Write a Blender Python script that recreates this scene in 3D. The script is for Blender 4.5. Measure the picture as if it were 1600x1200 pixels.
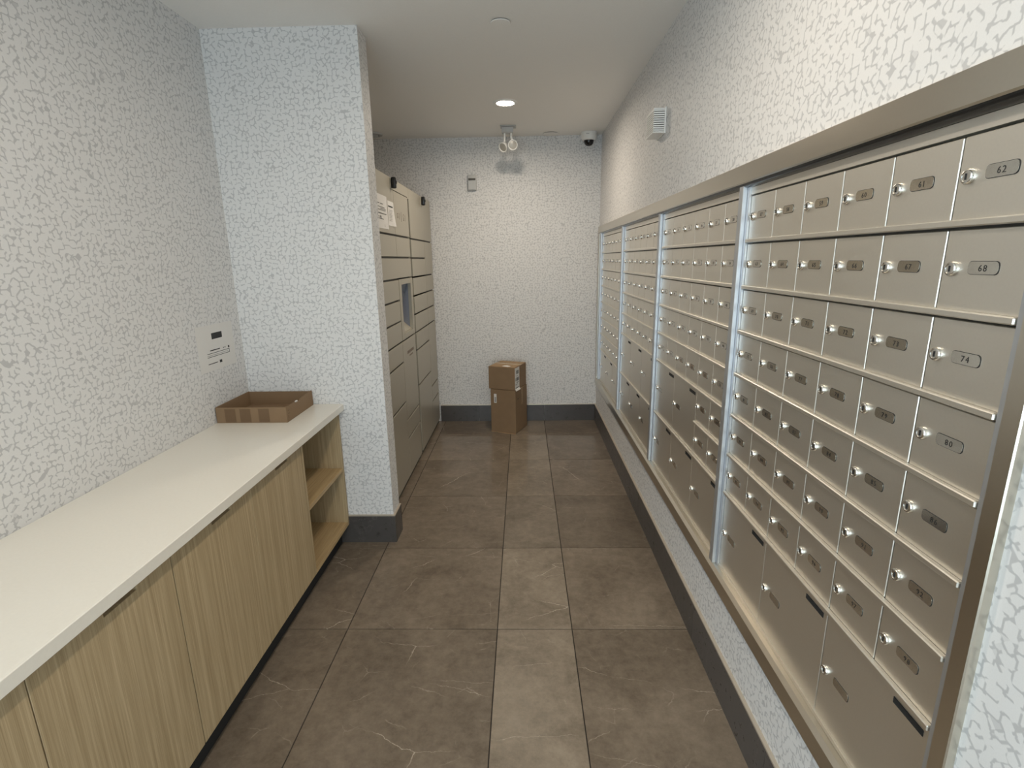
import bpy, bmesh, math, random
from mathutils import Vector, Matrix

for o in list(bpy.data.objects):
    bpy.data.objects.remove(o)
scene = bpy.context.scene
COL = scene.collection
random.seed(4)

# ------------------------------------------------------------------ camera
F_PX, PITCH, YAW, ROLL, EYE = 807.31, 0.2368, 0.0236, -0.0155, 1.4667
cd = bpy.data.cameras.new('camera')
cd.sensor_fit = 'HORIZONTAL'
cd.sensor_width = 36.0
cd.lens = F_PX / 1600 * 36.0
cd.clip_start = 0.02
cam = bpy.data.objects.new('camera', cd)
fw = Vector((-math.sin(YAW) * math.cos(PITCH), math.cos(YAW) * math.cos(PITCH), -math.sin(PITCH)))
rt = Vector((math.cos(YAW), math.sin(YAW), 0))
up = rt.cross(fw)
r2 = rt * math.cos(ROLL) + up * math.sin(ROLL)
u2 = -rt * math.sin(ROLL) + up * math.cos(ROLL)
M = Matrix((r2, u2, -fw)).transposed().to_4x4()
M.translation = (0, 0, EYE)
cam.matrix_world = M
COL.objects.link(cam)
scene.camera = cam

# ------------------------------------------------------------------ light and exposure
DAY = 7.0               # overcast daylight outside the unseen glazing added behind the photographer
LAMP_W = 11.2           # each recessed ceiling lamp
LAMP_COL = (1.0, 0.875, 0.72)
w = bpy.data.worlds.new('sky')
scene.world = w
w.use_nodes = True
bg = w.node_tree.nodes['Background']
bg.inputs['Color'].default_value = (0.76, 0.88, 1.0, 1)
bg.inputs['Strength'].default_value = DAY
for nm, sx, sy, loc, rot in (('entrance_daylight_portal', 1.48, 2.1, (-0.36, -2.42, 1.06), (-90, 0, 180)),
                             ('added_window_portal', 1.6, 2.1, (-1.40, -1.45, 1.06), (0, -90, 0))):
    pl = bpy.data.lights.new(nm, 'AREA')
    pl.shape = 'RECTANGLE'
    pl.size, pl.size_y = (sx, sy) if 'entrance' in nm else (sy, sx)
    pl.cycles.is_portal = True  # guides sky light through the added entrance and side window
    po = bpy.data.objects.new(nm, pl)
    po.location = loc
    po.rotation_euler = [math.radians(a) for a in rot]
    COL.objects.link(po)
vs = scene.view_settings
vs.view_transform = 'Standard'
vs.look = 'None'
vs.gamma = 1
vs.use_curve_mapping = False
vs.exposure = 0.0

# ------------------------------------------------------------------ helpers
class MB:
    def __init__(self):
        self.v, self.f, self.m = [], [], []
    def add(self, vs_, fs, mi=0):
        n = len(self.v)
        self.v += [tuple(p) for p in vs_]
        self.f += [tuple(i + n for i in f) for f in fs]
        self.m += [mi] * len(fs)
        return self
    def box(self, x0, x1, y0, y1, z0, z1, mi=0):
        p = [(x0, y0, z0), (x1, y0, z0), (x1, y1, z0), (x0, y1, z0), (x0, y0, z1), (x1, y0, z1), (x1, y1, z1), (x0, y1, z1)]
        return self.add(p, [(0, 3, 2, 1), (4, 5, 6, 7), (0, 1, 5, 4), (1, 2, 6, 5), (2, 3, 7, 6), (3, 0, 4, 7)], mi)
    def prism(self, poly, axis, a, b, mi=0):
        """poly = list of 2D points in the two other axes (in x,y,z order), extruded from a to b along axis"""
        def P(q, t):
            c = list(q); c.insert('xyz'.index(axis), t); return tuple(c)
        n = len(poly)
        vs_ = [P(q, a) for q in poly] + [P(q, b) for q in poly]
        fs = [tuple(range(n - 1, -1, -1)), tuple(range(n, 2 * n))] + [(i, (i + 1) % n, n + (i + 1) % n, n + i) for i in range(n)]
        return self.add(vs_, fs, mi)
    def lathe(self, prof, c, axis='z', n=24, mi=0, d=None):
        """prof = [(radius, along)] revolved about axis through c; d = free direction"""
        if d is None:
            d = {'x': Vector((1, 0, 0)), 'y': Vector((0, 1, 0)), 'z': Vector((0, 0, 1))}[axis]
        d = Vector(d).normalized()
        a = d.orthogonal().normalized(); b = d.cross(a)
        c = Vector(c)
        vs_, fs = [], []
        for r, t in prof:
            for k in range(n):
                an = 2 * math.pi * k / n
                vs_.append(c + d * t + (a * math.cos(an) + b * math.sin(an)) * max(r, 1e-5))
        for i in range(len(prof) - 1):
            for k in range(n):
                fs.append((i * n + k, i * n + (k + 1) % n, (i + 1) * n + (k + 1) % n, (i + 1) * n + k))
        fs.append(tuple(range(n - 1, -1, -1)))
        fs.append(tuple((len(prof) - 1) * n + k for k in range(n)))
        return self.add(vs_, fs, mi)
    def tube(self, pts, r, n=10, mi=0):
        for p, q in zip(pts[:-1], pts[1:]):
            d = Vector(q) - Vector(p)
            self.lathe([(r, 0), (r, d.length)], p, n=n, mi=mi, d=d)
        return self
    def mesh(self, name, mats, off=(0, 0, 0), bevel=0, seg=1, smooth=False):
        me = bpy.data.meshes.new(name)
        me.from_pydata([tuple(a - b for a, b in zip(p, off)) for p in self.v], [], self.f)
        for m in (mats if isinstance(mats, (list, tuple)) else [mats]):
            me.materials.append(m)
        me.polygons.foreach_set('material_index', self.m)
        bm = bmesh.new(); bm.from_mesh(me)
        bmesh.ops.recalc_face_normals(bm, faces=bm.faces)
        if bevel:
            es = [e for e in bm.edges if len(e.link_faces) == 2 and e.calc_face_angle(0) > 0.7]
            bmesh.ops.bevel(bm, geom=es, offset=bevel, segments=seg, affect='EDGES', profile=0.5)
        bm.to_mesh(me); bm.free()
        if smooth:
            me.polygons.foreach_set('use_smooth', [True] * len(me.polygons))
            me.set_sharp_from_angle(angle=math.radians(38))
        return me

WORLD = {}          # world position of un-rotated empties / objects, for parenting
def link(name, me, parent=None, loc=(0, 0, 0), rot=None):
    """loc in world space when the parent is not rotated"""
    o = bpy.data.objects.new(name, me)
    COL.objects.link(o)
    base = Vector((0, 0, 0))
    if parent is not None:
        o.parent = parent
        base = WORLD.get(parent, Vector((0, 0, 0)))
    o.location = Vector(loc) - base
    WORLD[o] = Vector(loc)
    if rot:
        o.rotation_euler = rot
    return o
def obj(mb, name, mats, parent=None, bevel=0, seg=1, smooth=False, loc=None, kind=None):
    """build from world-space geometry; origin at loc, or at the geometry's base centre"""
    if loc is None:
        xs, ys, zs = zip(*mb.v)
        loc = ((min(xs) + max(xs)) / 2, (min(ys) + max(ys)) / 2, min(zs))
    o = link(name, mb.mesh(name, mats, loc, bevel, seg, smooth), parent, loc)
    if kind: o['kind'] = kind
    return o
def thing(name, label, cat, loc, group=None, rotz=0):
    o = link(name, None, None, loc)
    o.empty_display_size = 0.05
    o.rotation_euler = (0, 0, rotz)
    o['label'] = label; o['category'] = cat
    if group: o['group'] = group
    return o
def tag(o, label, cat, group=None):
    o['label'] = label; o['category'] = cat
    if group: o['group'] = group
    return o

# ------------------------------------------------------------------ materials
def srgb(r, g, b):
    f = lambda c: (c / 255 / 12.92) if c / 255 <= 0.04045 else ((c / 255 + 0.055) / 1.055) ** 2.4
    return (f(r), f(g), f(b), 1)
def newmat(name):
    m = bpy.data.materials.new(name); m.use_nodes = True
    nt = m.node_tree
    return m, nt, nt.nodes['Principled BSDF']
def N(nt, t, **kw):
    n = nt.nodes.new(t)
    for k, v in kw.items():
        if k in n.inputs: n.inputs[k].default_value = v
        else: setattr(n, k, v)
    return n
def L(nt, a, b): nt.links.new(a, b)
def math_(nt, op, a, b=None, c=None):
    n = nt.nodes.new('ShaderNodeMath'); n.operation = op
    for i, v in enumerate((a, b, c)):
        if v is None: continue
        if hasattr(v, 'links'): L(nt, v, n.inputs[i])
        else: n.inputs[i].default_value = v
    return n.outputs[0]
def mixc(nt, fac, a, b):
    n = nt.nodes.new('ShaderNodeMix'); n.data_type = 'RGBA'
    if hasattr(fac, 'links'): L(nt, fac, n.inputs[0])
    else: n.inputs[0].default_value = fac
    for s, v in ((n.inputs[6], a), (n.inputs[7], b)):
        if hasattr(v, 'links'): L(nt, v, s)
        else: s.default_value = v
    return n.outputs[2]
def ramp(nt, x, a, b, lo=0.0, hi=1.0):
    n = nt.nodes.new('ShaderNodeMapRange'); n.clamp = True
    L(nt, x, n.inputs[0])
    n.inputs[1].default_value, n.inputs[2].default_value, n.inputs[3].default_value, n.inputs[4].default_value = a, b, lo, hi
    return n.outputs[0]
def plain(name, col, rough=0.5, metal=0.0, var=0.06, scale=40, bump=0.0, spec=0.5):
    m, nt, b = newmat(name)
    tc = N(nt, 'ShaderNodeTexCoord')
    nz = N(nt, 'ShaderNodeTexNoise', Scale=scale, Detail=4.0)
    L(nt, tc.outputs['Object'], nz.inputs['Vector'])
    dk = tuple(c * (1 - var) for c in col[:3]) + (1,)
    lt = tuple(min(1, c * (1 + var)) for c in col[:3]) + (1,)
    L(nt, mixc(nt, nz.outputs['Fac'], dk, lt), b.inputs['Base Color'])
    b.inputs['Roughness'].default_value = rough
    b.inputs['Metallic'].default_value = metal
    b.inputs['Specular IOR Level'].default_value = spec
    if bump:
        bp = N(nt, 'ShaderNodeBump', Strength=bump, Distance=0.002)
        L(nt, nz.outputs['Fac'], bp.inputs['Height']); L(nt, bp.outputs[0], b.inputs['Normal'])
    return m
def wallpaper(name, ax):
    """off-white vinyl paper printed with short crooked grey strokes"""
    m, nt, b = newmat(name)
    geo = N(nt, 'ShaderNodeNewGeometry')
    sp = N(nt, 'ShaderNodeSeparateXYZ'); L(nt, geo.outputs['Position'], sp.inputs[0])
    cb = N(nt, 'ShaderNodeCombineXYZ')
    L(nt, sp.outputs[0 if ax == 'x' else 1], cb.inputs[0]); L(nt, sp.outputs[2], cb.inputs[1])
    ds = []
    for feat in ('F2', 'F1'):
        vo = N(nt, 'ShaderNodeTexVoronoi', Scale=46.0, Randomness=0.95); vo.voronoi_dimensions = '2D'; vo.feature = feat; vo.distance = 'CHEBYCHEV'
        L(nt, cb.outputs[0], vo.inputs['Vector']); ds.append(vo.outputs['Distance'])
    line = ramp(nt, math_(nt, 'SUBTRACT', ds[0], ds[1]), 0.09, 0.21, 1, 0)
    n2 = N(nt, 'ShaderNodeTexNoise', Scale=58.0, Detail=0.0); n2.noise_dimensions = '2D'
    L(nt, cb.outputs[0], n2.inputs['Vector'])
    keep = ramp(nt, n2.outputs['Fac'], 0.41, 0.48)
    fac = math_(nt, 'MULTIPLY', line, keep)
    fib = N(nt, 'ShaderNodeTexNoise', Scale=420.0, Detail=2.0)
    L(nt, geo.outputs['Position'], fib.inputs['Vector'])
    base = mixc(nt, fib.outputs['Fac'], (0.70, 0.69, 0.68, 1), (0.76, 0.75, 0.74, 1))
    L(nt, mixc(nt, fac, base, (0.515, 0.51, 0.51, 1)), b.inputs['Base Color'])
    b.inputs['Roughness'].default_value = 0.55
    b.inputs['Specular IOR Level'].default_value = 0.25
    bp = N(nt, 'ShaderNodeBump', Strength=0.15, Distance=0.001)
    L(nt, fib.outputs['Fac'], bp.inputs['Height']); L(nt, bp.outputs[0], b.inputs['Normal'])
    return m
def stone(name, dark, light, vein, rough, vein_amt=1.0, spec=0.12, sheen=0.0):
    """polished porcelain: clouded ground, thin pale veins, each tile cut from another place"""
    m, nt, b = newmat(name)
    tc = N(nt, 'ShaderNodeTexCoord'); oi = N(nt, 'ShaderNodeObjectInfo')
    of = N(nt, 'ShaderNodeVectorMath', operation='SCALE')
    cbo = N(nt, 'ShaderNodeCombineXYZ')
    L(nt, oi.outputs['Random'], cbo.inputs[0]); L(nt, math_(nt, 'FRACT', math_(nt, 'MULTIPLY', oi.outputs['Random'], 17.3)), cbo.inputs[1])
    L(nt, cbo.outputs[0], of.inputs[0]); of.inputs['Scale'].default_value = 37.0
    ad = N(nt, 'ShaderNodeVectorMath', operation='ADD')
    L(nt, tc.outputs['Object'], ad.inputs[0]); L(nt, of.outputs[0], ad.inputs[1])
    p = ad.outputs[0]
    n1 = N(nt, 'ShaderNodeTexNoise', Scale=3.5, Detail=8.0, Roughness=0.62, Distortion=0.6); L(nt, p, n1.inputs['Vector'])
    n2 = N(nt, 'ShaderNodeTexNoise', Scale=24.0, Detail=9.0, Roughness=0.78); L(nt, p, n2.inputs['Vector'])
    ground = mixc(nt, ramp(nt, math_(nt, 'ADD', math_(nt, 'MULTIPLY', n1.outputs['Fac'], 0.5), math_(nt, 'MULTIPLY', n2.outputs['Fac'], 0.5)), 0.38, 0.62), dark, light)
    # veins: edges of large warped cells, kept only in stretches
    wz = N(nt, 'ShaderNodeTexNoise', Scale=5.0, Detail=6.0, Roughness=0.65); L(nt, p, wz.inputs['Vector'])
    mp = N(nt, 'ShaderNodeVectorMath', operation='MULTIPLY_ADD'); L(nt, wz.outputs['Color'], mp.inputs[0])
    mp.inputs[1].default_value = (0.085, 0.085, 0.0); L(nt, p, mp.inputs[2])
    st = N(nt, 'ShaderNodeMapping'); st.inputs['Rotation'].default_value = (0, 0, -0.55); st.inputs['Scale'].default_value = (0.75, 2.2, 0)
    L(nt, mp.outputs[0], st.inputs['Vector'])
    vo = N(nt, 'ShaderNodeTexVoronoi', Scale=1.9); vo.voronoi_dimensions = '2D'; vo.feature = 'DISTANCE_TO_EDGE'; L(nt, st.outputs[0], vo.inputs['Vector'])
    k = N(nt, 'ShaderNodeTexNoise', Scale=3.2, Detail=3.0); L(nt, p, k.inputs['Vector'])
    v1 = math_(nt, 'MULTIPLY', ramp(nt, vo.outputs['Distance'], 0.0005, 0.0042, 0.85, 0), ramp(nt, k.outputs['Fac'], 0.47, 0.62))
    vo2 = N(nt, 'ShaderNodeTexVoronoi', Scale=6.0); vo2.voronoi_dimensions = '2D'; vo2.feature = 'DISTANCE_TO_EDGE'; L(nt, mp.outputs[0], vo2.inputs['Vector'])
    k2 = N(nt, 'ShaderNodeTexNoise', Scale=9.0, Detail=3.0); L(nt, p, k2.inputs['Vector'])
    v2 = math_(nt, 'MULTIPLY', ramp(nt, vo2.outputs['Distance'], 0.002, 0.016, 0.32, 0), ramp(nt, k2.outputs['Fac'], 0.54, 0.68))
    vv = math_(nt, 'MULTIPLY', math_(nt, 'MAXIMUM', v1, v2), vein_amt)
    tone = N(nt, 'ShaderNodeHueSaturation'); L(nt, mixc(nt, vv, ground, vein), tone.inputs['Color'])
    L(nt, math_(nt, 'MULTIPLY_ADD', oi.outputs['Random'], 0.22, 0.89), tone.inputs['Value'])
    L(nt, tone.outputs[0], b.inputs['Base Color'])
    b.inputs['Specular IOR Level'].default_value = spec
    L(nt, ramp(nt, n2.outputs['Fac'], 0.3, 0.7, rough * 0.8, rough * 1.25), b.inputs['Roughness'])
    if sheen:   # polished surface: mirror-like only towards grazing angles
        lw = N(nt, 'ShaderNodeLayerWeight', Blend=0.5)
        fac = math_(nt, 'MINIMUM', math_(nt, 'MULTIPLY', math_(nt, 'POWER', lw.outputs['Facing'], 9.0), sheen), 0.9)
        gl = N(nt, 'ShaderNodeBsdfGlossy', Roughness=0.06); mx = N(nt, 'ShaderNodeMixShader')
        L(nt, fac, mx.inputs[0]); L(nt, b.outputs[0], mx.inputs[1]); L(nt, gl.outputs[0], mx.inputs[2])
        L(nt, mx.outputs[0], nt.nodes['Material Output'].inputs[0])
    return m
def wood(name, a, b_, ax_scale):
    m, nt, b = newmat(name)
    tc = N(nt, 'ShaderNodeTexCoord'); geo = N(nt, 'ShaderNodeNewGeometry')
    mp = N(nt, 'ShaderNodeMapping'); mp.inputs['Scale'].default_value = ax_scale; L(nt, geo.outputs['Position'], mp.inputs['Vector'])
    n1 = N(nt, 'ShaderNodeTexNoise', Scale=1.0, Detail=6.0, Roughness=0.6); L(nt, mp.outputs[0], n1.inputs['Vector'])
    mp2 = N(nt, 'ShaderNodeMapping'); mp2.inputs['Scale'].default_value = tuple(s * 5 for s in ax_scale); L(nt, geo.outputs['Position'], mp2.inputs['Vector'])
    n2 = N(nt, 'ShaderNodeTexNoise', Scale=1.0, Detail=3.0); L(nt, mp2.outputs[0], n2.inputs['Vector'])
    fac = ramp(nt, math_(nt, 'ADD', math_(nt, 'MULTIPLY', n1.outputs['Fac'], 0.6), math_(nt, 'MULTIPLY', n2.outputs['Fac'], 0.4)), 0.36, 0.64)
    L(nt, mixc(nt, fac, a, b_), b.inputs['Base Color'])
    b.inputs['Roughness'].default_value = 0.5
    b.inputs['Specular IOR Level'].default_value = 0.3
    bp = N(nt, 'ShaderNodeBump', Strength=0.12, Distance=0.001); L(nt, n2.outputs['Fac'], bp.inputs['Height']); L(nt, bp.outputs[0], b.inputs['Normal'])
    return m

WP_X = wallpaper('wallpaper_facing_back', 'x')
WP_Y = wallpaper('wallpaper_facing_side', 'y')
M_CEIL = plain('ceiling_paint', (0.87, 0.85, 0.815, 1), 0.8, var=0.03, scale=160, bump=0.2, spec=0.2)
M_FLOOR = stone('brown_stone_tile', (0.128, 0.099, 0.072, 1), (0.240, 0.193, 0.146, 1), (0.55, 0.48, 0.39, 1), 0.36, sheen=6.0)
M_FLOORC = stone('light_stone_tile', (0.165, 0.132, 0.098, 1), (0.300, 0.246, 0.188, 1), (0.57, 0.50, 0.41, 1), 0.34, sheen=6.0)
M_BASE = stone('charcoal_base_tile', (0.074, 0.067, 0.064, 1), (0.090, 0.082, 0.078, 1), (0.4, 0.37, 0.34, 1), 0.3, 0.2, 0.35)
M_GROUT = plain('grout', (0.035, 0.029, 0.024, 1), 0.9)
M_TRIM = plain('bronze_edge_trim', (0.60, 0.53, 0.44, 1), 0.4, 0.6)
M_DOOR = plain('champagne_metal', (0.80, 0.765, 0.695, 1), 0.39, 0.96, var=0.03, scale=220, bump=0.05)
M_FRAME = plain('champagne_frame_metal', (0.66, 0.615, 0.53, 1), 0.28, 1.0, var=0.02, scale=200)
M_ALU = plain('clear_aluminium', (0.58, 0.60, 0.63, 1), 0.42, 0.85, var=0.03, scale=90)
M_LIP = plain('shade_toned_lip', (0.045, 0.044, 0.043, 1), 0.22, 0.6)  # dark floor reflection under the top rail put into the lip's colour
M_CHROME = plain('chrome', (0.74, 0.72, 0.68, 1), 0.24, 1.0, var=0.02)
M_PLATE = plain('brushed_number_plate', (0.60, 0.565, 0.50, 1), 0.16, 0.95, var=0.08, scale=300)
M_INK = plain('black_ink', (0.02, 0.02, 0.02, 1), 0.6)
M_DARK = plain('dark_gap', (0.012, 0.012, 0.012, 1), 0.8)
M_BODY = plain('cabinet_shell', (0.10, 0.096, 0.086, 1), 0.5, 0.3)
M_LOCK = plain('locker_paint', (0.45, 0.415, 0.34, 1), 0.38, 0.35, var=0.03, scale=300, bump=0.04)
M_LOCKD = plain('locker_inner', (0.06, 0.056, 0.048, 1), 0.6)
M_WHITE = plain('white_plastic', (0.84, 0.83, 0.80, 1), 0.4, var=0.03)
M_HLENS = plain('frosted_lamp_lens', (0.30, 0.29, 0.26, 1), 0.3, var=0.1)
M_SENS = plain('pale_grey_plastic', (0.62, 0.62, 0.60, 1), 0.45, var=0.03)
M_GREYP = plain('grey_plastic', (0.50, 0.50, 0.49, 1), 0.4, var=0.03)
M_BLACK = plain('black_plastic', (0.010, 0.010, 0.011, 1), 0.25)
M_PAPER = plain('white_paper', (0.74, 0.72, 0.69, 1), 0.75, var=0.02)
M_CARD = plain('brown_cardboard', (0.235, 0.150, 0.082, 1), 0.75, var=0.10, scale=14, bump=0.1)
M_CARDT = plain('pale_cardboard', (0.34, 0.225, 0.125, 1), 0.75, var=0.10, scale=14, bump=0.1)
M_CARDD = plain('dark_cardboard_print', (0.155, 0.092, 0.046, 1), 0.7, var=0.10, scale=14)
M_TAPE = plain('packing_tape', (0.42, 0.30, 0.16, 1), 0.25, var=0.06, scale=14)
M_QUARTZ = plain('cream_quartz', (0.82, 0.78, 0.70, 1), 0.22, var=0.03, scale=120)
WOODV = wood('pale_oak_vertical', (0.33, 0.245, 0.135, 1), (0.52, 0.405, 0.25, 1), (120, 120, 1.6))
WOODH = wood('pale_oak_lengthwise', (0.36, 0.25, 0.125, 1), (0.56, 0.405, 0.22, 1), (120, 1.6, 120))
M_SCREEN = plain('screen_glass', (0.27, 0.29, 0.35, 1), 0.25, 0.0, var=0.05)
M_TEXT = plain('brown_print', (0.16, 0.11, 0.08, 1), 0.6)
M_LENS, nt, b = newmat('lit_lens')
b.inputs['Emission Color'].default_value = (1.0, 0.90, 0.76, 1)
b.inputs['Emission Strength'].default_value = 25.0
M_GLASS, nt, b = newmat('added_glazing_glass')  # glazing of the openings added for daylight
tr = N(nt, 'ShaderNodeBsdfTransparent'); gl = N(nt, 'ShaderNodeBsdfGlossy', Roughness=0.02); mx = N(nt, 'ShaderNodeMixShader')
tr.inputs[0].default_value = (0.94, 0.97, 0.96, 1)
mx.inputs[0].default_value = 0.06
L(nt, tr.outputs[0], mx.inputs[1]); L(nt, gl.outputs[0], mx.inputs[2]); L(nt, mx.outputs[0], nt.nodes['Material Output'].inputs[0])

# ------------------------------------------------------------------ the room
XR, XL, YB, YF, ZC = 0.662, -1.385, 4.624, -2.4, 2.452
PY0, PY1, PX = 2.496, 2.625, -0.700       # the papered return wall
BH = 0.155
def struct(mb, name, mat, **kw):
    return obj(mb, name, mat, loc=(0, 0, 0), kind='structure', **kw)
struct(MB().box(-1.6, 0.95, YF - 0.2, YB + 0.2, ZC, ZC + 0.15), 'ceiling', M_CEIL)
struct(MB().box(-1.6, 0.95, YB, YB + 0.2, -0.15, ZC), 'wall_back', WP_X)
FY0, FY1, FZ0, FZ1 = 0.655, 4.602, 0.360, 1.725    # mailbox surround, outside
struct(MB().box(XR, 0.95, YF, YB, FZ1 - 0.02, ZC).box(XR, 0.95, YF, YB, -0.1, FZ0 + 0.02)
       .box(XR, 0.95, YF, FY0 + 0.02, FZ0 + 0.02, FZ1 - 0.02).box(XR, 0.95, FY1 - 0.02, YB, FZ0 + 0.02, FZ1 - 0.02)
       .box(0.93, 0.95, FY0, FY1, FZ0, FZ1), 'wall_right', WP_Y)
WY0, WY1, WZ = -2.25, -0.65, 2.12          # unseen side window behind the photographer, added to supply daylight
struct(MB().box(-1.6, XL, WY1, YB, -0.1, ZC).box(-1.6, XL, YF, WY0, -0.1, ZC).box(-1.6, XL, WY0, WY1, WZ, ZC), 'wall_left', WP_Y)
wn = struct(MB().box(-1.52, -1.46, WY0, WY0 + 0.05, 0, WZ).box(-1.52, -1.46, WY1 - 0.05, WY1, 0, WZ).box(-1.52, -1.46, WY0, WY1, WZ - 0.05, WZ)
            .box(-1.52, -1.46, WY0, WY1, 0, 0.05).box(-1.52, -1.46, -1.475, -1.425, 0, WZ), 'added_window_1', M_ALU)
for a, c in ((WY0 + 0.05, -1.475), (-1.425, WY1 - 0.05)):
    obj(MB().box(-1.493, -1.487, a, c, 0.05, WZ - 0.05), 'pane', M_GLASS, wn)
wr = MB().box(XL, PX, PY0, PY1, -0.1, ZC)
me = wr.mesh('wall_return', [WP_X, WP_Y])
for p in me.polygons:
    if abs(p.normal.x) > 0.5: p.material_index = 1
o = link('wall_return', me); o['kind'] = 'structure'
# wall behind the photographer, with an unseen glazed entrance added to supply daylight
EX0, EX1, EZ = -1.10, 0.38, 2.12
struct(MB().box(-1.6, EX0, YF - 0.2, YF, -0.1, ZC).box(EX1, 0.95, YF - 0.2, YF, -0.1, ZC).box(EX0, EX1, YF - 0.2, YF, EZ, ZC), 'wall_front', WP_X)
d = struct(MB().box(EX0, EX0 + 0.05, YF - 0.14, YF - 0.08, 0, EZ).box(EX1 - 0.05, EX1, YF - 0.14, YF - 0.08, 0, EZ)
           .box(EX0, EX1, YF - 0.14, YF - 0.08, EZ - 0.05, EZ).box(EX0, EX1, YF - 0.14, YF - 0.08, 0, 0.09)
           .box(-0.40, -0.32, YF - 0.14, YF - 0.08, 0, EZ), 'added_door_1', M_ALU)
for a, c in ((EX0 + 0.05, -0.40), (-0.32, EX1 - 0.05)):
    obj(MB().box(a, c, YF - 0.113, YF - 0.107, 0.09, EZ - 0.05), 'pane', M_GLASS, d)
# floor: grout bed and single tiles
fl = struct(MB().box(-1.6, 0.95, YF - 0.2, YB + 0.2, -0.15, -0.004), 'floor', M_GROUT)
xs = [-1.6, -1.3505, -0.7337, -0.1175, 0.1862, 0.80]
G = 0.0018
ys = [1.8138 + 0.61 * i for i in range(-7, 6)]
ys[0] = YF - 0.19; ys[-1] = YB + 0.1
tile_me = {}
for i in range(len(xs) - 1):
    for j in range(len(ys) - 1):
        wx, wy = xs[i + 1] - xs[i], ys[j + 1] - ys[j]
        key = (round(wx, 3), round(wy, 3), i == 3)
        if key not in tile_me:
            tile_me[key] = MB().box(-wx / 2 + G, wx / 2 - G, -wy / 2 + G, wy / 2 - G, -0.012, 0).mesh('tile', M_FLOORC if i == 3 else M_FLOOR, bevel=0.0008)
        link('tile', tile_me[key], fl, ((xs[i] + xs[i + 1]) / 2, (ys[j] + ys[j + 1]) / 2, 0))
# baseboards: charcoal tiles, each its own piece, under a thin bronze edge strip
def baseboard(name, axis, face, back, a, b, joints):
    lo, hi = min(face, back), max(face, back)
    def bx(mb, f0, f1, s0, s1, z0, z1):
        return mb.box(f0, f1, s0, s1, z0, z1) if axis == 'y' else mb.box(s0, s1, f0, f1, z0, z1)
    s = struct(bx(MB(), lo, hi, a, b, BH - 0.003, BH + 0.003), name, M_TRIM)
    js = [a] + [q for q in joints if a + 0.02 < q < b - 0.02] + [b]
    for p, q in zip(js[:-1], js[1:]):
        obj(bx(MB(), lo, hi, p + 0.0008, q - 0.0008, 0.0, BH - 0.003), 'tile', M_BASE, s)
baseboard('baseboard_right', 'y', XR - 0.012, XR, YF, YB - 0.012, [1.15 + 0.61 * i for i in range(-6, 7)])
baseboard('baseboard_back', 'x', YB - 0.012, YB, -0.776, XR, [-0.42, 0.19])
baseboard('baseboard_return', 'x', PY0 - 0.011, PY0, -0.99, PX + 0.011, [])
baseboard('baseboard_return_end', 'y', PX + 0.011, PX, PY0, PY1, [])

# ------------------------------------------------------------------ mailboxes in the right wall
DX = 0.675                     # plane of the doors
COLW, ROWH, ZT = 0.1505, 0.1357, 1.6455
BAYS = [4.475, 3.522, 2.568, 1.618]
# surround
fr = thing('mailbox_surround', 'champagne metal surround with silver posts framing all the mailboxes on right wall', 'frame', (XR, 2.6, FZ0))
FX = 0.647; FWID = 0.058
def rail(z0, z1, inner_up):
    # profile in x,z with a small chamfer on the inner front edge
    c = 0.008
    if inner_up:
        poly = [(FX, z0), (XR + 0.06, z0), (XR + 0.06, z1), (FX + c * 1.4, z1), (FX, z1 - c)]
    else:
        poly = [(FX, z0 + c), (FX + c * 1.4, z0), (XR + 0.06, z0), (XR + 0.06, z1), (FX, z1)]
    mb = MB()
    n = len(poly)
    vs_ = [(p[0], FY0, p[1]) for p in poly] + [(p[0], FY1, p[1]) for p in poly]
    mb.add(vs_, [tuple(range(n)), tuple(range(2 * n - 1, n - 1, -1))] + [(i, n + i, n + (i + 1) % n, (i + 1) % n) for i in range(n)])
    return mb
obj(rail(FZ1 - FWID, FZ1, False), 'top_rail', M_FRAME, fr)
obj(rail(FZ0, FZ0 + FWID, True), 'bottom_rail', M_FRAME, fr)
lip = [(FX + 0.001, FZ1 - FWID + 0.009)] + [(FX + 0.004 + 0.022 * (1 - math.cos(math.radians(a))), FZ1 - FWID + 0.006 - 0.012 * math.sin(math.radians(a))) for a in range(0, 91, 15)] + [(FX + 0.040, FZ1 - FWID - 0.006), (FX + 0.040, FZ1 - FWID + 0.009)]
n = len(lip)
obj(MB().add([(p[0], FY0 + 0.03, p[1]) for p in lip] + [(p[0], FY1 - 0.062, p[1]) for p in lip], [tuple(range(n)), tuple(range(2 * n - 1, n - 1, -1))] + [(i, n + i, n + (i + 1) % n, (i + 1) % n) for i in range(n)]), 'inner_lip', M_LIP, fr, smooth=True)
for a, c in ((FY0, FY0 + 0.030), (FY1 - 0.062, FY1)):
    obj(MB().box(FX, XR + 0.06, a, c, FZ0 + FWID, FZ1 - FWID), 'stile', M_FRAME, fr, bevel=0.002)
posts = [(e - COLW * 6, n_) for e, n_ in zip(BAYS[:-1], BAYS[1:])]      # (far edge side, near bay's far edge)
for hi, lo in posts + [(4.53, 4.475), (0.715, 0.690)]:
    mb = MB().box(0.668, 0.73, lo + 0.001, hi - 0.001, FZ0 + FWID, FZ1 - FWID)
    mb.box(0.655, 0.668, lo + 0.016, hi - 0.002, FZ0 + FWID, FZ1 - FWID) if hi - lo > 0.03 else None
    obj(mb, 'post', M_ALU, fr, bevel=0.0012)
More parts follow.
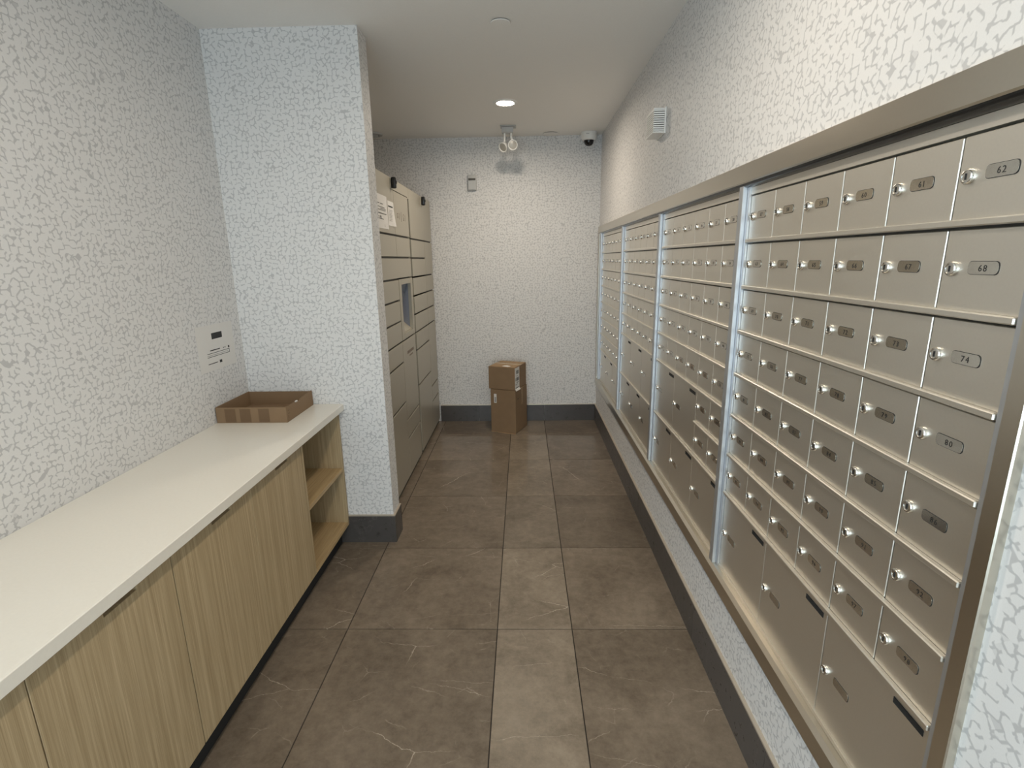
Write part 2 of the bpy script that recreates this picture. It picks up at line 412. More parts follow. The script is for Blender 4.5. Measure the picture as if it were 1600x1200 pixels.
# digits for the number plates
DIG = {}
for ch in '0123456789':
    cu = bpy.data.curves.new('digit', 'FONT'); cu.body = ch; cu.size = 0.0135; cu.resolution_u = 2
    to = bpy.data.objects.new('digit', cu); COL.objects.link(to)
    dg = bpy.context.evaluated_depsgraph_get()
    tm = to.evaluated_get(dg).to_mesh()
    DIG[ch] = ([(v.co.x, v.co.y) for v in tm.vertices], [tuple(p.vertices) for p in tm.polygons], max(v.co.x for v in tm.vertices))
    to.evaluated_get(dg).to_mesh_clear()
    bpy.data.objects.remove(to); bpy.data.curves.remove(cu)
def plate_mesh(num, w_=0.052, h_=0.0185):
    mb = MB()
    r = 0.006
    def ring(w2, h2, rr):
        pts = []
        for cx, cz, a0 in ((w2 - rr, h2 - rr, 0), (-w2 + rr, h2 - rr, 90), (-w2 + rr, -h2 + rr, 180), (w2 - rr, -h2 + rr, 270)):
            for k in range(4):
                an = math.radians(a0 + k * 30)
                pts.append((cx + rr * math.cos(an), cz + rr * math.sin(an)))
        return pts
    mb.prism(ring(w_ / 2 + 0.0007, h_ / 2 + 0.0007, r), 'x', -0.0006, 0.0, 1)
    mb.prism(ring(w_ / 2, h_ / 2, r), 'x', -0.0014, -0.0005, 0)
    if num:
        tw = sum(DIG[c][2] + 0.002 for c in num) - 0.002
        x = -tw / 2
        for c in num:
            vs_, fs, ww = DIG[c]
            mb.add([(-0.0017, -(x + px), py - 0.005) for px, py in vs_], fs, 1)
            x += ww + 0.002
    return mb.mesh('number_plate', [M_PLATE, M_INK])
lock_me = (MB().lathe([(0.0115, 0.001), (0.0115, -0.0035), (0.0098, -0.006), (0.0075, -0.0065), (0.0072, -0.0052), (0.0, -0.0052)], (0, 0, 0), 'x', 18)
           .box(-0.0062, -0.0050, -0.0010, 0.0010, -0.0045, 0.0045, 1)).mesh('lock', [M_CHROME, M_DARK], smooth=True)
def door_me(w_, h_):
    return MB().box(0, 0.014, -w_ + 0.0012, -0.0012, -h_ / 2 + 0.0045, h_ / 2 - 0.0095).mesh('door', M_DOOR, bevel=0.0012)
DSM, DLG = door_me(COLW, ROWH), door_me(COLW * 2, ROWH * 2)
slot_me = MB().box(-0.0012, 0.002, -0.286, -0.214, -0.006, 0.006).mesh('slot', M_DARK)
blank = plate_mesh('')
def mailbox(k, layout, start, label):
    yl = BAYS[k]
    t = thing('mailbox_unit', label, 'mailboxes', (DX + 0.02, yl - 3 * COLW, FZ0 + FWID), 'mailbox units set in the right wall')
    zb = ZT - 9 * ROWH
    obj(MB().box(DX + 0.0145, 0.92, yl - 6 * COLW, yl, zb, ZT), 'cabinet_body', M_BODY, t)
    obj(MB().box(DX - 0.002, 0.72, yl - 6 * COLW, yl, ZT - 0.0055, FZ1 - FWID - 0.0065), 'header_strip', M_DOOR, t)
    obj(MB().box(DX - 0.004, 0.72, yl - 6 * COLW, yl, FZ0 + FWID + 0.0005, zb + 0.004), 'sill_strip', M_DOOR, t)
    num = start
    rails = {}
    for r in range(9):
        for c in range(6):
            s = layout[r][c]
            y, z = yl - c * COLW, ZT - (r + 0.5) * ROWH
            if s == 's':
                dr = link('door', DSM, t, (DX, y, z))
                link('lock', lock_me, dr, (DX, y - 0.0205, z))
                link('number_plate', plate_mesh(str(num)), dr, (DX, y - 0.076, z + 0.002))
                num += 1
            elif s == 'L':
                z = ZT - (r + 1) * ROWH
                dr = link('door', DLG, t, (DX, y, z))
                link('lock', lock_me, dr, (DX, y - 0.0205, z - 0.004))
                link('number_plate', blank, dr, (DX, y - 0.076, z - 0.004))
                link('slot', slot_me, dr, (DX, y, z + ROWH - 0.026))
    for r in range(1, 9):
        c0 = None
        for c in range(7):
            on = c < 6 and (layout[r][c] in 'sL' or (c > 0 and layout[r][c - 1] == 'L'))
            if on and c0 is None: c0 = c
            if not on and c0 is not None:
                z = ZT - r * ROWH
                obj(MB().box(DX - 0.010, DX + 0.001, yl - c * COLW, yl - c0 * COLW, z - 0.0055, z + 0.0055), 'divider_rail', M_DOOR, t, bevel=0.0018)
                c0 = None
    return t
S6, LL, BL = 'ssssss', 'L.L.L.', '......'
mailbox(0, [S6] * 7 + [LL, BL], 131, 'silver mailbox unit farthest away, next to the back wall')
mailbox(1, [S6] * 5 + [LL, BL, LL, BL], 101, 'silver mailbox unit with two full rows of large parcel doors at the bottom')
mailbox(2, [S6] * 5 + ['L.L.ss', '....ss', LL, BL], 23, 'silver mailbox unit with a block of four small doors beside two parcel doors')
mailbox(3, [S6] * 7 + [LL, BL], 57, 'silver mailbox unit nearest the camera, with the largest-looking doors')

# ------------------------------------------------------------------ parcel lockers on the left
LX = -0.786
def locker(y0, y1, ysplit, doors, label, ztop=1.955):
    t = thing('parcel_locker', label, 'locker', (LX - 0.25, (y0 + y1) / 2, 0), 'parcel locker cabinets')
    body = MB().box(LX - 0.55, LX - 0.021, y0, y1, 0.03, ztop - 0.002) 
    obj(MB().box(LX - 0.55, LX - 0.120, y0, y1, 0.0, ztop - 0.002).box(LX - 0.13, LX - 0.012, y0, y0 + 0.012, 0.0, ztop - 0.002)
        .box(LX - 0.13, LX - 0.012, y1 - 0.012, y1, 0.0, ztop - 0.002), 'cabinet_body', M_LOCK, t)
    obj(MB().box(LX - 0.13, LX - 0.011, y0 + 0.012, y1 - 0.012, 0.03, 0.955).box(LX - 0.13, LX - 0.011, y0 + 0.012, y1 - 0.012, 1.365, ztop - 0.01)
        .box(LX - 0.13, LX - 0.011, y0 + 0.012, ysplit - 0.002, 0.955, 1.365), 'inner_carcass', M_LOCKD, t)
    obj(MB().box(LX - 0.1, LX - 0.012, y0 + 0.002, y1 - 0.002, 0.001, 0.028), 'plinth', M_LOCKD, t)
    parts = []
    for a, b_, c, d_ in doors:
        parts.append(obj(MB().box(LX - 0.0105, LX, a + 0.002, b_ - 0.002, c + 0.002, d_ - 0.0095), 'door', M_LOCK, t, bevel=0.0015))
    return t, parts
Y0, YS, Y1, YS2, Y2 = 2.805, 3.318, 3.722, 4.275, 4.608
YB1 = 3.766        # the second cabinet starts after a dark channel
la, pa = locker(Y0, Y1, YS, [(Y0, YS, 1.625, 1.963), (YS, Y1, 1.625, 1.895), (YS, Y1, 1.888, 1.963), (Y0, YS, 1.492, 1.625), (YS, Y1, 1.492, 1.625),
                (Y0, Y1, 1.359, 1.492), (Y0, YS, 1.226, 1.359), (Y0, YS, 1.093, 1.226), (Y0, YS, 0.960, 1.093),
                (Y0, YS, 0.825, 0.960), (Y0, YS, 0.557, 0.825), (Y0, YS, 0.03, 0.557),
                (YS, Y1, 0.425, 0.960), (YS, Y1, 0.292, 0.425), (YS, Y1, 0.03, 0.292)],
           'grey parcel locker with the control screen and taped notices, beside the papered return wall')
lb, pb = locker(YB1 - 0.012, Y2, YS2, [(YB1, Y2, 1.622, 1.963), (YB1, YS2, 1.489, 1.622), (YB1, YS2, 1.355, 1.489), (YS2, Y2, 1.355, 1.622),
                (YB1, YS2, 1.222, 1.355), (YS2, Y2, 1.222, 1.355), (YB1, YS2, 1.089, 1.222), (YS2, Y2, 1.089, 1.222), (YB1, YS2, 0.957, 1.089), (YS2, Y2, 0.957, 1.089),
                (YB1, YS2, 0.825, 0.957), (YB1, YS2, 0.560, 0.825), (YB1, YS2, 0.03, 0.560), (YS2, Y2, 0.423, 0.957), (YS2, Y2, 0.290, 0.423), (YS2, Y2, 0.03, 0.290)],
           'grey parcel locker without a screen, standing against the back wall')
# second locker is filled behind its doors
obj(MB().box(LX - 0.13, LX - 0.011, YB1 + 0.001, Y2 - 0.014, 0.956, 1.364), 'inner_carcass', M_LOCKD, lb)
obj(MB().box(LX - 0.10, LX - 0.014, Y1 + 0.001, YB1 - 0.013, 0.03, 1.882), 'channel_filler', M_LOCKD, la)
obj(MB().box(LX - 0.10, LX - 0.0005, Y1 - 0.001, YB1 - 0.0128, 1.8825, 1.953), 'header_bridge', M_LOCK, la)
obj(MB().box(LX - 0.10, LX - 0.0005, YB1 - 0.0120, YB1 + 0.001, 1.8825, 1.953), 'header_bridge', M_LOCK, lb)
# control console: bezel around a recess with tilted screen and sloping reader shelf
cs = obj(MB().box(LX - 0.020, LX + 0.002, YS + 0.002, YS + 0.062, 0.962, 1.352).box(LX - 0.020, LX + 0.002, Y1 - 0.062, Y1 - 0.002, 0.962, 1.352)
         .box(LX - 0.020, LX + 0.002, YS + 0.062, Y1 - 0.062, 1.318, 1.352).box(LX - 0.020, LX + 0.002, YS + 0.062, Y1 - 0.062, 0.962, 0.997), 'console_bezel', M_LOCK, la, bevel=0.001)
for a in (YS + 0.02, Y1 - 0.060):
    obj(MB().box(LX - 0.112, LX - 0.02, a, a + 0.040, 0.97, 1.35), 'recess_side', M_SCREEN, cs)
obj(MB().prism([(LX - 0.108, 0.99), (LX - 0.108, 1.34), (LX - 0.020, 1.34), (LX - 0.030, 1.325), (LX - 0.095, 1.05)], 'y', YS + 0.060, Y1 - 0.060), 'screen', M_SCREEN, cs)
obj(MB().prism([(LX - 0.112, 0.985), (LX - 0.112, 1.085), (LX - 0.104, 1.085), (LX - 0.012, 1.003), (LX - 0.012, 0.985)], 'y', YS + 0.061, Y1 - 0.061), 'reader_shelf', M_LOCK, cs)
rs = (Vector((LX - 0.104, 0, 1.085)), Vector((LX - 0.012, 0, 1.003)))
def onslope(s, y, h): p = rs[0].lerp(rs[1], s); return (p.x + 0.66 * h, y, p.z + 0.75 * h)
q0, q1, q2, q3 = onslope(.1, YS + .09, .002), onslope(.55, YS + .09, .002), onslope(.55, YS + .17, .002), onslope(.1, YS + .17, .002)
obj(MB().add([q0, q1, q2, q3] + [tuple(Vector(q) - Vector((0.0026, 0, 0.003))) for q in (q0, q1, q2, q3)], [(0, 1, 2, 3), (7, 6, 5, 4), (0, 4, 5, 1), (1, 5, 6, 2), (2, 6, 7, 3), (3, 7, 4, 0)]), 'reader_window', M_BLACK, cs)
# faint lettering on two doors
def marks(rects, x, name, mat, parent):
    mb = MB()
    for a, b_, c, d_ in rects:
        mb.box(x - 0.0001, x + 0.0006, a, b_, c, d_)
    return obj(mb, name, mat, parent)
rr = []
for i, (hh, ww) in enumerate([(0.030, 0.020), (0.040, 0.006), (0.060, 0.006), (0.040, 0.022), (0.040, 0.007)]):
    y = 3.395 + i * 0.055
    rr.append((y, y + 0.004, 1.745 - hh / 2, 1.745 + hh / 2))
    if ww > 0.01: rr += [(y, y + ww, 1.745 + hh / 2 - 0.004, 1.745 + hh / 2), (y, y + ww, 1.745 - hh / 2, 1.745 - hh / 2 + 0.004), (y + ww - 0.004, y + ww, 1.745 - hh / 2, 1.745)]
marks(rr, LX, 'door_lettering', M_TEXT, pa[1])
rr = []
for i in range(8):
    rr.append((3.44 + i * 0.026, 3.44 + i * 0.026 + 0.018, 0.852, 0.872))
for i in range(5):
    rr.append((3.50 + i * 0.022, 3.50 + i * 0.022 + 0.015, 0.828, 0.838))
marks(rr, LX, 'door_lettering', M_TEXT, pa[12])
# little security cameras on the locker heads
def locker_camera(y, z, label):
    t = thing('locker_camera', label, 'camera', (LX, y, z - 0.03), 'black cameras on the parcel lockers')
    obj(MB().box(LX - 0.0005, LX + 0.005, y - 0.022, y + 0.022, z - 0.040, z + 0.022), 'mount_plate', M_LOCK, t, bevel=0.001)
    obj(MB().box(LX + 0.005, LX + 0.034, y - 0.015, y + 0.015, z - 0.034, z + 0.030), 'housing', M_BLACK, t, bevel=0.008, seg=3, smooth=True)
    obj(MB().lathe([(0.010, 0.0), (0.010, 0.003), (0.006, 0.005)], (LX + 0.033, y, z), 'x', 16), 'lens', M_BLACK, t, smooth=True)
locker_camera(3.275, 1.925, 'black locker camera above the taped notices, nearer the camera')
locker_camera(4.215, 1.918, 'black locker camera on the locker by the back wall')
# notices taped on the locker
def notice_x(name, x, y0, y1, z0, z1, sgn, rects, label, curl=0.004, mat=M_PAPER):
    """sheet on a wall facing +x; lower corner lifted a little"""
    n = 6
    mb = MB()
    vs_ = []
    for side in (0, 0.0008):
        for i in range(n + 1):
            for j in range(n + 1):
                u, v = i / n, j / n
                lift = curl * (max(0, u - 0.5) * 2) ** 2 * (1 - v) ** 2
                vs_.append((x + 0.0006 + side + lift, y0 + (y1 - y0) * u, z0 + (z1 - z0) * v))
    k = (n + 1) ** 2
    fs = []
    for i in range(n):
        for j in range(n):
            a = i * (n + 1) + j; b_ = a + n + 1
            fs += [(a, a + 1, b_ + 1, b_), (k + a, k + b_, k + b_ + 1, k + a + 1)]
    for i in range(n):
        for a, b_ in ((i, i + 1), (n * (n + 1) + i, n * (n + 1) + i + 1), (i * (n + 1), (i + 1) * (n + 1)), (i * (n + 1) + n, (i + 1) * (n + 1) + n)):
            fs.append((a, b_, k + b_, k + a))
    mb.add(vs_, fs)
    t = obj(mb, name, mat, loc=(x, (y0 + y1) / 2, z0))
    tag(t, label, 'notice', 'paper notices')
    marks(rects, x + 0.0016, 'printed_text', M_INK, t)
    return t
rr = [(3.00, 3.055, 1.778, 1.7815), (2.90, 2.98, 1.778, 1.7815), (2.90, 3.085, 1.760, 1.763), (2.99, 3.11, 1.752, 1.7545), (2.90, 3.10, 1.744, 1.747), (2.90, 3.12, 1.7255, 1.7295),
      (2.985, 3.00, 1.700, 1.715), (2.90, 3.05, 1.697, 1.700), (2.90, 2.985, 1.708, 1.7105), (3.066, 3.069, 1.655, 1.672)]
notice_x('notice_sheet', LX, 2.868, 3.142, 1.647, 1.828, 1, rr, 'larger white printed notice taped on the parcel locker by the return wall', 0.004)
rr = [(3.172, 3.278, 1.778, 1.786)] + [(3.185, 3.275 - 0.012 * (i % 3), 1.760 - 0.0085 * i, 1.7612 - 0.0085 * i) for i in range(8)]
notice_x('notice_sheet', LX, 3.158, 3.302, 1.672, 1.812, 1, rr, 'smaller white notice with a dark heading on the parcel locker', 0.012)
rr = [(2.250, 2.330, 1.141, 1.168), (2.225, 2.300, 1.091, 1.095), (2.325, 2.333, 1.0905, 1.094), (2.338, 2.345, 1.0905, 1.094), (2.366, 2.376, 1.086, 1.096),
      (2.200, 2.374, 1.0795, 1.0815), (2.200, 2.374, 1.0640, 1.0660), (2.372, 2.374, 1.0650, 1.0810), (2.200, 2.360, 1.0715, 1.0723),
      (2.286, 2.304, 1.030, 1.042), (2.20, 2.27, 1.034, 1.037)]
notice_x('notice_sheet', XL, 2.140, 2.420, 1.004, 1.205, 1, rr, 'white printed sheet on the left wall above the counter', 0.0)

# ------------------------------------------------------------------ counter and cabinets on the left
CX, CTZ, CTT = -0.938, 0.770, 0.034
CY0 = -0.44
ct = obj(MB().box(XL + 0.001, -0.912, CY0, PY0 - 0.001, CTZ - CTT, CTZ), 'worktop', M_QUARTZ, bevel=0.002)
tag(ct, 'cream stone worktop running along the left wall', 'worktop')
CB0, CB1 = 0.108, CTZ - CTT - 0.0005
TH = 0.018
def cabinet_shell(t, y0, y1, shelves, back_mat=WOODV):
    xb = XL + 0.002
    for a, nm in ((y0, 'side_panel'), (y1 - TH, 'side_panel')):
        obj(MB().box(xb, CX - (0 if shelves else 0.02), a, a + TH, CB0, CB1), nm, WOODV, t)
    obj(MB().box(xb, CX - (0 if shelves else 0.02), y0 + TH, y1 - TH, CB0, CB0 + TH), 'bottom_panel', WOODH, t)
    obj(MB().box(xb, xb + 0.012, y0 + TH, y1 - TH, CB0 + TH, CB1), 'back_panel', back_mat, t)
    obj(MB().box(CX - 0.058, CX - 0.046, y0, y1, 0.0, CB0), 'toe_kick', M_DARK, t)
    for z in shelves:
        obj(MB().box(xb + 0.012, CX - 0.001, y0 + TH, y1 - TH, z - TH, z), 'shelf', WOODH, t, bevel=0.0008)
t = thing('open_shelf_cabinet', 'open pale oak shelf unit under the counter beside the return wall', 'cabinet', (-1.16, 2.25, 0))
cabinet_shell(t, 2.022, 2.488, [0.432])
def door_cabinet(y0, label):
    y1 = y0 + 0.82
    t = thing('base_cabinet', label, 'cabinet', (-1.16, y0 + 0.41, 0), 'oak base cabinets under the counter')
    cabinet_shell(t, y0, y1, [])
    for k in range(2):
        a, c = y0 + 0.41 * k + 0.0012, y0 + 0.41 * (k + 1) - 0.0012
        n0, n1 = a + 0.185, a + 0.285
        zt = CTZ - CTT - 0.004
        poly = [(a, CB0), (c, CB0), (c, zt), (n1, zt), (n1, zt - 0.026), (n0, zt - 0.026), (n0, zt), (a, zt)]
        mb = MB()
        # notch is the finger pull: three blocks of one panel
        mb.prism(poly, 'x', CX - 0.018, CX)
        obj(mb, 'door', WOODV, t, bevel=0.0008)
    return t
door_cabinet(1.201, 'pale oak two-door base cabinet next to the open shelf unit')
door_cabinet(0.380, 'pale oak two-door base cabinet at the left edge, nearer the camera')
door_cabinet(-0.441, 'pale oak two-door base cabinet farthest to the left, behind the camera')

# cardboard tray on the counter
tx0, tx1, ty0, ty1, tz = XL + 0.006, -1.060, 2.190, 2.482, CTZ + 0.0005
th = 0.0045
t = thing('cardboard_tray', 'shallow brown cardboard tray on the counter in the corner', 'tray', ((tx0 + tx1) / 2, (ty0 + ty1) / 2, tz))
hh = 0.071
obj(MB().box(tx0, tx1, ty0, ty1, tz, tz + th), 'base', M_CARD, t)
fp = obj(MB().box(tx0, tx1, ty0, ty0 + th, tz + th, tz + hh), 'front_panel', M_CARD, t)
for a in (-1.315, -1.247, -1.163):
    obj(MB().box(a - 0.024, a + 0.024, ty0 - 0.0006, ty0 + 0.0001, tz + 0.004, tz + hh - 0.006), 'printed_band', M_CARDD, fp)
obj(MB().box(tx0, tx1, ty1 - th, ty1, tz + th, tz + hh), 'back_panel', M_CARD, t)
obj(MB().box(tx0, tx0 + th, ty0 + th, ty1 - th, tz + th, tz + hh + 0.002), 'side_panel', M_CARD, t)
# right side with a shallow worn dip in its top edge
dip = [(ty0 + th, tz + th), (ty1 - th, tz + th), (ty1 - th, tz + hh + 0.004), (2.40, tz + hh + 0.002), (2.345, tz + hh - 0.001), (2.335, tz + hh - 0.008), (2.300, tz + hh - 0.009), (2.280, tz + hh - 0.001), (ty0 + th, tz + hh + 0.001)]
sp_ = obj(MB().prism(dip, 'x', tx1 - th, tx1), 'side_panel', M_CARD, t)
obj(MB().box(tx1 - 0.0002, tx1 + 0.0006, ty0 + 0.016, ty0 + 0.020, tz + 0.016, tz + 0.030).box(tx1 - 0.0002, tx1 + 0.0006, ty0 + 0.016, ty0 + 0.030, tz + 0.036, tz + 0.039)
    .box(tx1 - 0.0002, tx1 + 0.0006, ty0 + 0.016, ty0 + 0.030, tz + 0.050, tz + 0.053), 'printed_mark', M_CARDD, sp_)
obj(MB().box(tx1 - 0.012, tx1 - 0.0048, 2.305, 2.325, tz + hh - 0.012, tz + hh - 0.003), 'dip_highlight', M_PAPER, sp_, bevel=0.001)  # white piece standing in for the highlight at the dip

# ------------------------------------------------------------------ parcels by the back wall
ANG = math.radians(-21.5)
def parcel(c, w_, d_, z0, h, label, flap):
    t = thing('parcel', label, 'box', (c[0], c[1], z0), 'parcels stacked by the back wall', ANG)
    WORLD[t] = Vector((0, 0, 0))          # children in the box's own frame
    bd = link('box_body', MB().box(-w_ / 2, w_ / 2, -d_ / 2, d_ / 2, 0.002, h).mesh('box_body', M_CARD, bevel=0.003, seg=2), t)
    return t, bd
def local(mb, name, mat, parent, **kw):
    o_ = bpy.data.objects.new(name, mb.mesh(name, mat, **kw)); COL.objects.link(o_); o_.parent = parent
    WORLD[o_] = Vector((0, 0, 0))
    return o_
w1, d1, h1 = 0.232, 0.268, 0.385
t, bd = parcel((-0.131, 4.392), w1, d1, 0.0, h1, 'tall brown cardboard box standing on the floor by the back wall', 1)
local(MB().add([(-w1 / 2, -d1 / 2 - 0.001, 0.001), (w1 / 2, -d1 / 2 - 0.001, 0.001), (w1 / 2 - 0.004, -d1 / 2 - 0.010, 0.001), (0.02, -d1 / 2 - 0.014, 0.001), (-0.06, -d1 / 2 - 0.006, 0.001),
               (-w1 / 2, -d1 / 2 - 0.001, 0.006), (w1 / 2, -d1 / 2 - 0.001, 0.004), (w1 / 2 - 0.004, -d1 / 2 - 0.010, 0.003), (0.02, -d1 / 2 - 0.014, 0.004), (-0.06, -d1 / 2 - 0.006, 0.007)],
              [(0, 1, 2, 3, 4), (9, 8, 7, 6, 5), (1, 0, 5, 6), (2, 1, 6, 7), (3, 2, 7, 8), (4, 3, 8, 9), (0, 4, 9, 5)]), 'bottom_flap', M_CARDT, bd)
lb_ = local(MB().box(-0.084, -0.060, -d1 / 2 - 0.0009, -d1 / 2 + 0.0002, 0.265, 0.345), 'label', M_PAPER, bd)
mb = MB()
for i in range(7):
    mb.box(-0.078, -0.064, -d1 / 2 - 0.0014, -d1 / 2 - 0.0008, 0.273 + i * 0.0065, 0.2765 + i * 0.0065)
local(mb, 'barcode', M_INK, bd)
local(MB().box(w1 / 2 - 0.0002, w1 / 2 + 0.0008, 0.010, 0.022, 0.235, 0.382), 'tape', M_TAPE, bd)
local(MB().box(w1 / 2 - 0.0002, w1 / 2 + 0.0008, -0.088, -0.066, 0.300, 0.306), 'printed_mark', M_INK, bd)
w2, d2, h2 = 0.243, 0.262, 0.198
t, bd = parcel((-0.141, 4.392), w2, d2, h1 + 0.0005, h2, 'smaller brown cardboard box with white shipping label, on top of the tall box', 2)
local(MB().box(-w2 / 2 - 0.0008, w2 / 2 + 0.0008, 0.000, 0.048, h2 - 0.0004, h2 + 0.0008), 'tape', M_TAPE, bd)
local(MB().box(-w2 / 2 + 0.010, w2 / 2 - 0.006, -d2 / 2 + 0.006, -0.008, h2 - 0.0002, h2 + 0.0016), 'top_flap', M_CARDT, bd)
local(MB().box(-w2 / 2 + 0.010, w2 / 2 - 0.006, 0.054, d2 / 2 - 0.006, h2 - 0.0002, h2 + 0.0016), 'top_flap', M_CARDT, bd)
local(MB().add([(-0.01, -0.10, h2 + 0.002), (0.05, -0.115, h2 + 0.002), (0.068, -0.088, h2 + 0.003), (0.030, -0.080, h2 + 0.009), (0.0, -0.072, h2 + 0.003),
               (-0.01, -0.10, h2 + 0.0016), (0.05, -0.115, h2 + 0.0016), (0.068, -0.088, h2 + 0.0016), (0.030, -0.080, h2 + 0.0016), (0.0, -0.072, h2 + 0.0016)],
              [(0, 1, 2, 3, 4), (9, 8, 7, 6, 5), (0, 5, 6, 1), (1, 6, 7, 2), (2, 7, 8, 3), (3, 8, 9, 4), (4, 9, 5, 0)]), 'torn_paper', M_PAPER, bd)
lx = w2 / 2
local(MB().box(lx - 0.0002, lx + 0.001, -d2 / 2 + 0.004, -0.030, 0.012, h2 - 0.006), 'shipping_label', M_PAPER, bd)
local(MB().add([(lx + 0.001, -d2 / 2 + 0.006, 0.012), (lx + 0.001, -0.032, 0.012), (lx + 0.012, -0.030, -0.004), (lx + 0.012, -d2 / 2 + 0.004, -0.004),
               (lx + 0.0002, -d2 / 2 + 0.006, 0.011), (lx + 0.0002, -0.032, 0.011), (lx + 0.0112, -0.030, -0.005), (lx + 0.0112, -d2 / 2 + 0.004, -0.005)],
              [(0, 1, 2, 3), (7, 6, 5, 4), (0, 4, 5, 1), (1, 5, 6, 2), (2, 6, 7, 3), (3, 7, 4, 0)]), 'loose_label_edge', M_PAPER, bd)
mb = MB()
xx0, xx1 = lx + 0.0008, lx + 0.0014
for i in range(9):
    mb.box(xx0, xx1, -0.100 + i * 0.0062, -0.097 + i * 0.0062 + 0.0012 * (i % 2), 0.138, 0.168)
for i in range(11):
    mb.box(xx0, xx1, -0.100 + i * 0.0052, -0.0972 + i * 0.0052, 0.078, 0.108)
mb.box(xx0, xx1, -0.118, -0.112, 0.080, 0.105).box(xx0, xx1, -0.09, -0.05, 0.062, 0.067).box(xx0, xx1, -0.118, -0.07, 0.050, 0.052).box(xx0, xx1, -0.118, -0.08, 0.044, 0.046)
mb.box(xx0, xx1, -0.118, -0.040, 0.016, 0.022).box(xx0, xx1, -0.106, -0.06, 0.120, 0.123)
local(mb, 'label_print', M_INK, bd)

# ------------------------------------------------------------------ ceiling fittings
def downlight(x, y, label):
    t = thing('recessed_downlight', label, 'ceiling light', (x, y, ZC), 'recessed ceiling lights')
    obj(MB().lathe([(0.058, 0.0), (0.060, -0.006), (0.078, -0.004), (0.080, 0.0)], (x, y, ZC), 'z', 36), 'trim_ring', M_WHITE, t, smooth=True)
    obj(MB().lathe([(0.0565, -0.004), (0.050, -0.0066), (0.0, -0.0072)], (x, y, ZC), 'z', 32), 'lens', M_LENS, t, smooth=True)
    ld = bpy.data.lights.new('lamp', 'AREA'); ld.shape = 'DISK'; ld.size = 0.10
    ld.energy = LAMP_W; ld.color = LAMP_COL; ld.spread = math.radians(172)
    lo = bpy.data.objects.new('lamp', ld); COL.objects.link(lo)
    lo.parent = t; lo.location = (0, 0, -0.012)
    return t
downlight(-0.102, 3.672, 'lit round recessed ceiling light in front of the back wall')
downlight(-0.10, 1.22, 'lit round recessed ceiling light above the camera, out of view')
downlight(-0.10, -1.22, 'lit round recessed ceiling light behind the camera, by the added entrance')
def cover(x, y, r, label):
    t = thing('sprinkler_cover', label, 'sprinkler', (x, y, ZC), 'flush sprinkler covers in the ceiling')
    obj(MB().lathe([(r, -0.0035), (r - 0.002, -0.006), (0.0, -0.007)], (x, y, ZC), 'z', 36), 'cap', M_CEIL, t, smooth=True)
    obj(MB().lathe([(r * 0.93, -0.0002), (r * 0.93, -0.0036)], (x, y, ZC), 'z', 32), 'shadow_ring', M_DARK, t)
cover(-0.085, 2.505, 0.043, 'flush round sprinkler cover between the camera and the lit ceiling light')
cover(0.236, 4.545, 0.064, 'flush round ceiling cover close to the back wall, beside the dome camera')
t = thing('ceiling_vent', 'small dark round vent in the ceiling above the lockers', 'vent', (-1.19, 4.44, ZC))
obj(MB().lathe([(0.085, 0.0), (0.082, -0.010), (0.060, -0.012), (0.058, 0.0)], (-1.19, 4.44, ZC), 'z', 32), 'ring', M_GREYP, t, smooth=True)
obj(MB().lathe([(0.050, -0.001), (0.048, -0.016), (0.0, -0.018)], (-1.19, 4.44, ZC), 'z', 28), 'disc', M_GREYP, t, smooth=True)
# emergency light with two round heads
t = thing('emergency_light', 'twin-head emergency light hanging from the ceiling by the back wall', 'emergency light', (-0.10, 4.28, ZC))
obj(MB().box(-0.160, -0.040, 4.245, 4.325, ZC - 0.008, ZC - 0.0005), 'ceiling_plate', M_GREYP, t, bevel=0.002)
obj(MB().box(-0.150, -0.062, 4.252, 4.318, ZC - 0.050, ZC - 0.008), 'bracket', M_GREYP, t, bevel=0.006, seg=2)
for (hx, hy, hz, dx, dy, dz), (sx, sy) in (((-0.138, 4.262, 2.302, -0.55, -0.75, -0.55), (-0.128, 4.285)), ((-0.066, 4.240, 2.310, 0.06, -1.0, -0.18), (-0.078, 4.285))):
    dv = Vector((dx, dy, dz)).normalized()
    h = obj(MB().lathe([(0.0, -0.036), (0.018, -0.034), (0.030, -0.022), (0.037, 0.0), (0.037, 0.012), (0.032, 0.013), (0.030, 0.006)], (hx, hy, hz), n=24, d=dv), 'lamp_head', M_SENS, t, smooth=True, loc=(hx, hy, hz))
    obj(MB().lathe([(0.029, 0.0062), (0.018, 0.0085), (0.0, 0.0095)], (hx, hy, hz), n=20, d=dv), 'head_lens', M_HLENS, h, smooth=True)
    obj(MB().tube([(sx, sy, ZC - 0.046), (sx, sy, ZC - 0.075), tuple(Vector((hx, hy, hz)) - dv * 0.012)], 0.008), 'swivel_stem', M_WHITE, t, smooth=True)
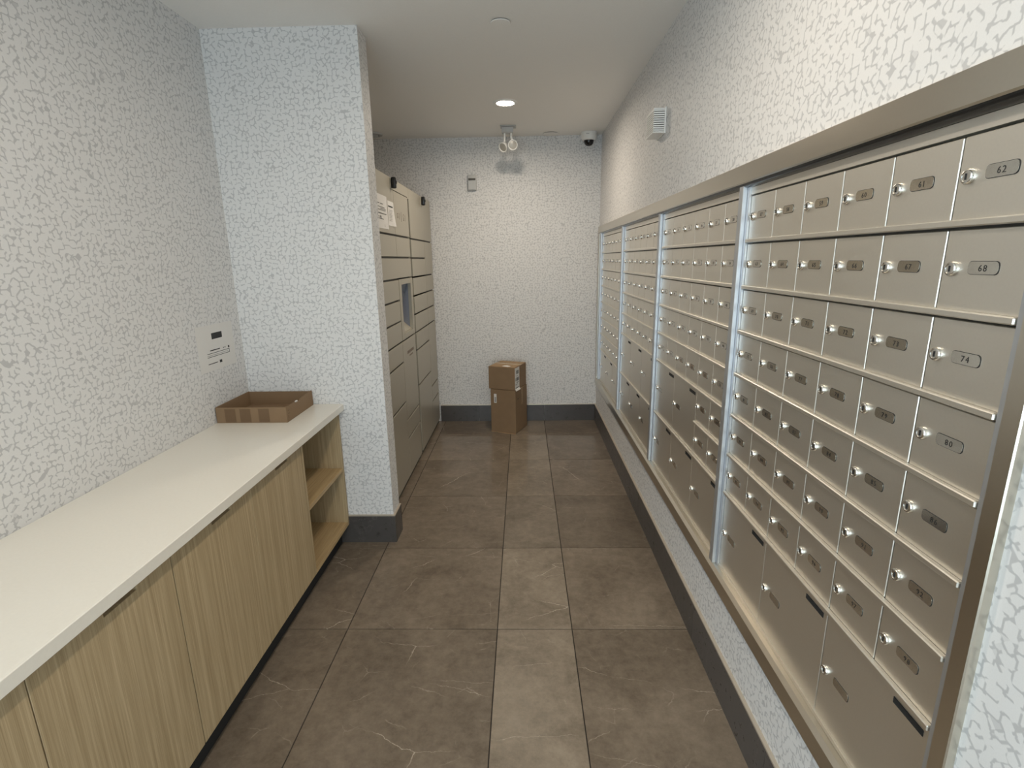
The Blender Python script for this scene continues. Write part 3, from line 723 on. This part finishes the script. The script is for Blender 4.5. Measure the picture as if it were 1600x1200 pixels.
# dome camera
t = thing('dome_camera', 'white ceiling dome camera with black dome in the far right corner', 'security camera', (0.545, 4.535, ZC))
cc = (0.545, 4.535, ZC)
obj(MB().lathe([(0.062, -0.0005), (0.064, -0.006), (0.062, -0.040), (0.056, -0.056), (0.046, -0.062), (0.040, -0.060)], cc, 'z', 40), 'housing', M_WHITE, t, smooth=True)
obj(MB().lathe([(0.039, -0.055), (0.039, -0.068), (0.035, -0.083), (0.026, -0.095), (0.014, -0.101), (0.0, -0.103)], cc, 'z', 32), 'dome', M_BLACK, t, smooth=True)
obj(MB().box(0.515, 0.540, 4.4715, 4.4735, ZC - 0.024, ZC - 0.019), 'logo_mark', M_GREYP, t)
# motion sensor on the back wall
t = thing('motion_sensor', 'small pale motion sensor high on the back wall', 'sensor', (-0.417, YB, 2.036))
obj(MB().box(-0.454, -0.381, YB - 0.032, YB - 0.0005, 2.036, 2.158), 'case', M_GREYP, t, bevel=0.006, seg=2, smooth=True)
obj(MB().box(-0.447, -0.388, YB - 0.0335, YB - 0.030, 2.114, 2.130), 'sensor_window', M_LOCKD, t)
obj(MB().box(-0.449, -0.386, YB - 0.0345, YB - 0.030, 2.040, 2.110), 'front_cover', M_GREYP, t, bevel=0.002)
# louvred siren on the right wall
t = thing('wall_siren', 'white louvred siren box on the right wall above the mailboxes', 'siren', (XR, 2.66, 2.02))
zb, zt, ya, yb_ = 2.022, 2.126, 2.590, 2.735
obj(MB().add([(XR - 0.001, ya - 0.004, zb - 0.004), (XR - 0.001, yb_ + 0.004, zb - 0.004), (XR - 0.001, yb_ + 0.004, zt + 0.004), (XR - 0.001, ya - 0.004, zt + 0.004),
              (XR - 0.008, ya - 0.004, zb - 0.004), (XR - 0.008, yb_ + 0.004, zb - 0.004), (XR - 0.008, yb_ + 0.004, zt + 0.004), (XR - 0.008, ya - 0.004, zt + 0.004)],
             [(0, 1, 2, 3), (7, 6, 5, 4), (0, 4, 5, 1), (1, 5, 6, 2), (2, 6, 7, 3), (3, 7, 4, 0)]), 'back_plate', M_WHITE, t, bevel=0.001)
obj(MB().box(XR - 0.052, XR - 0.008, ya + 0.006, yb_ - 0.006, zb + 0.003, zt - 0.003), 'core', M_LOCKD, t)
obj(MB().box(XR - 0.058, XR - 0.008, ya, yb_, zb, zb + 0.006), 'bottom_cover', M_WHITE, t, bevel=0.001)
obj(MB().box(XR - 0.058, XR - 0.008, ya, yb_, zt - 0.006, zt), 'top_cover', M_WHITE, t, bevel=0.001)
for i in range(10):
    z = zb + 0.0085 + i * 0.0092
    obj(MB().box(XR - 0.058, XR - 0.008, ya, yb_, z, z + 0.0058), 'louvre', M_WHITE, t, bevel=0.0008)
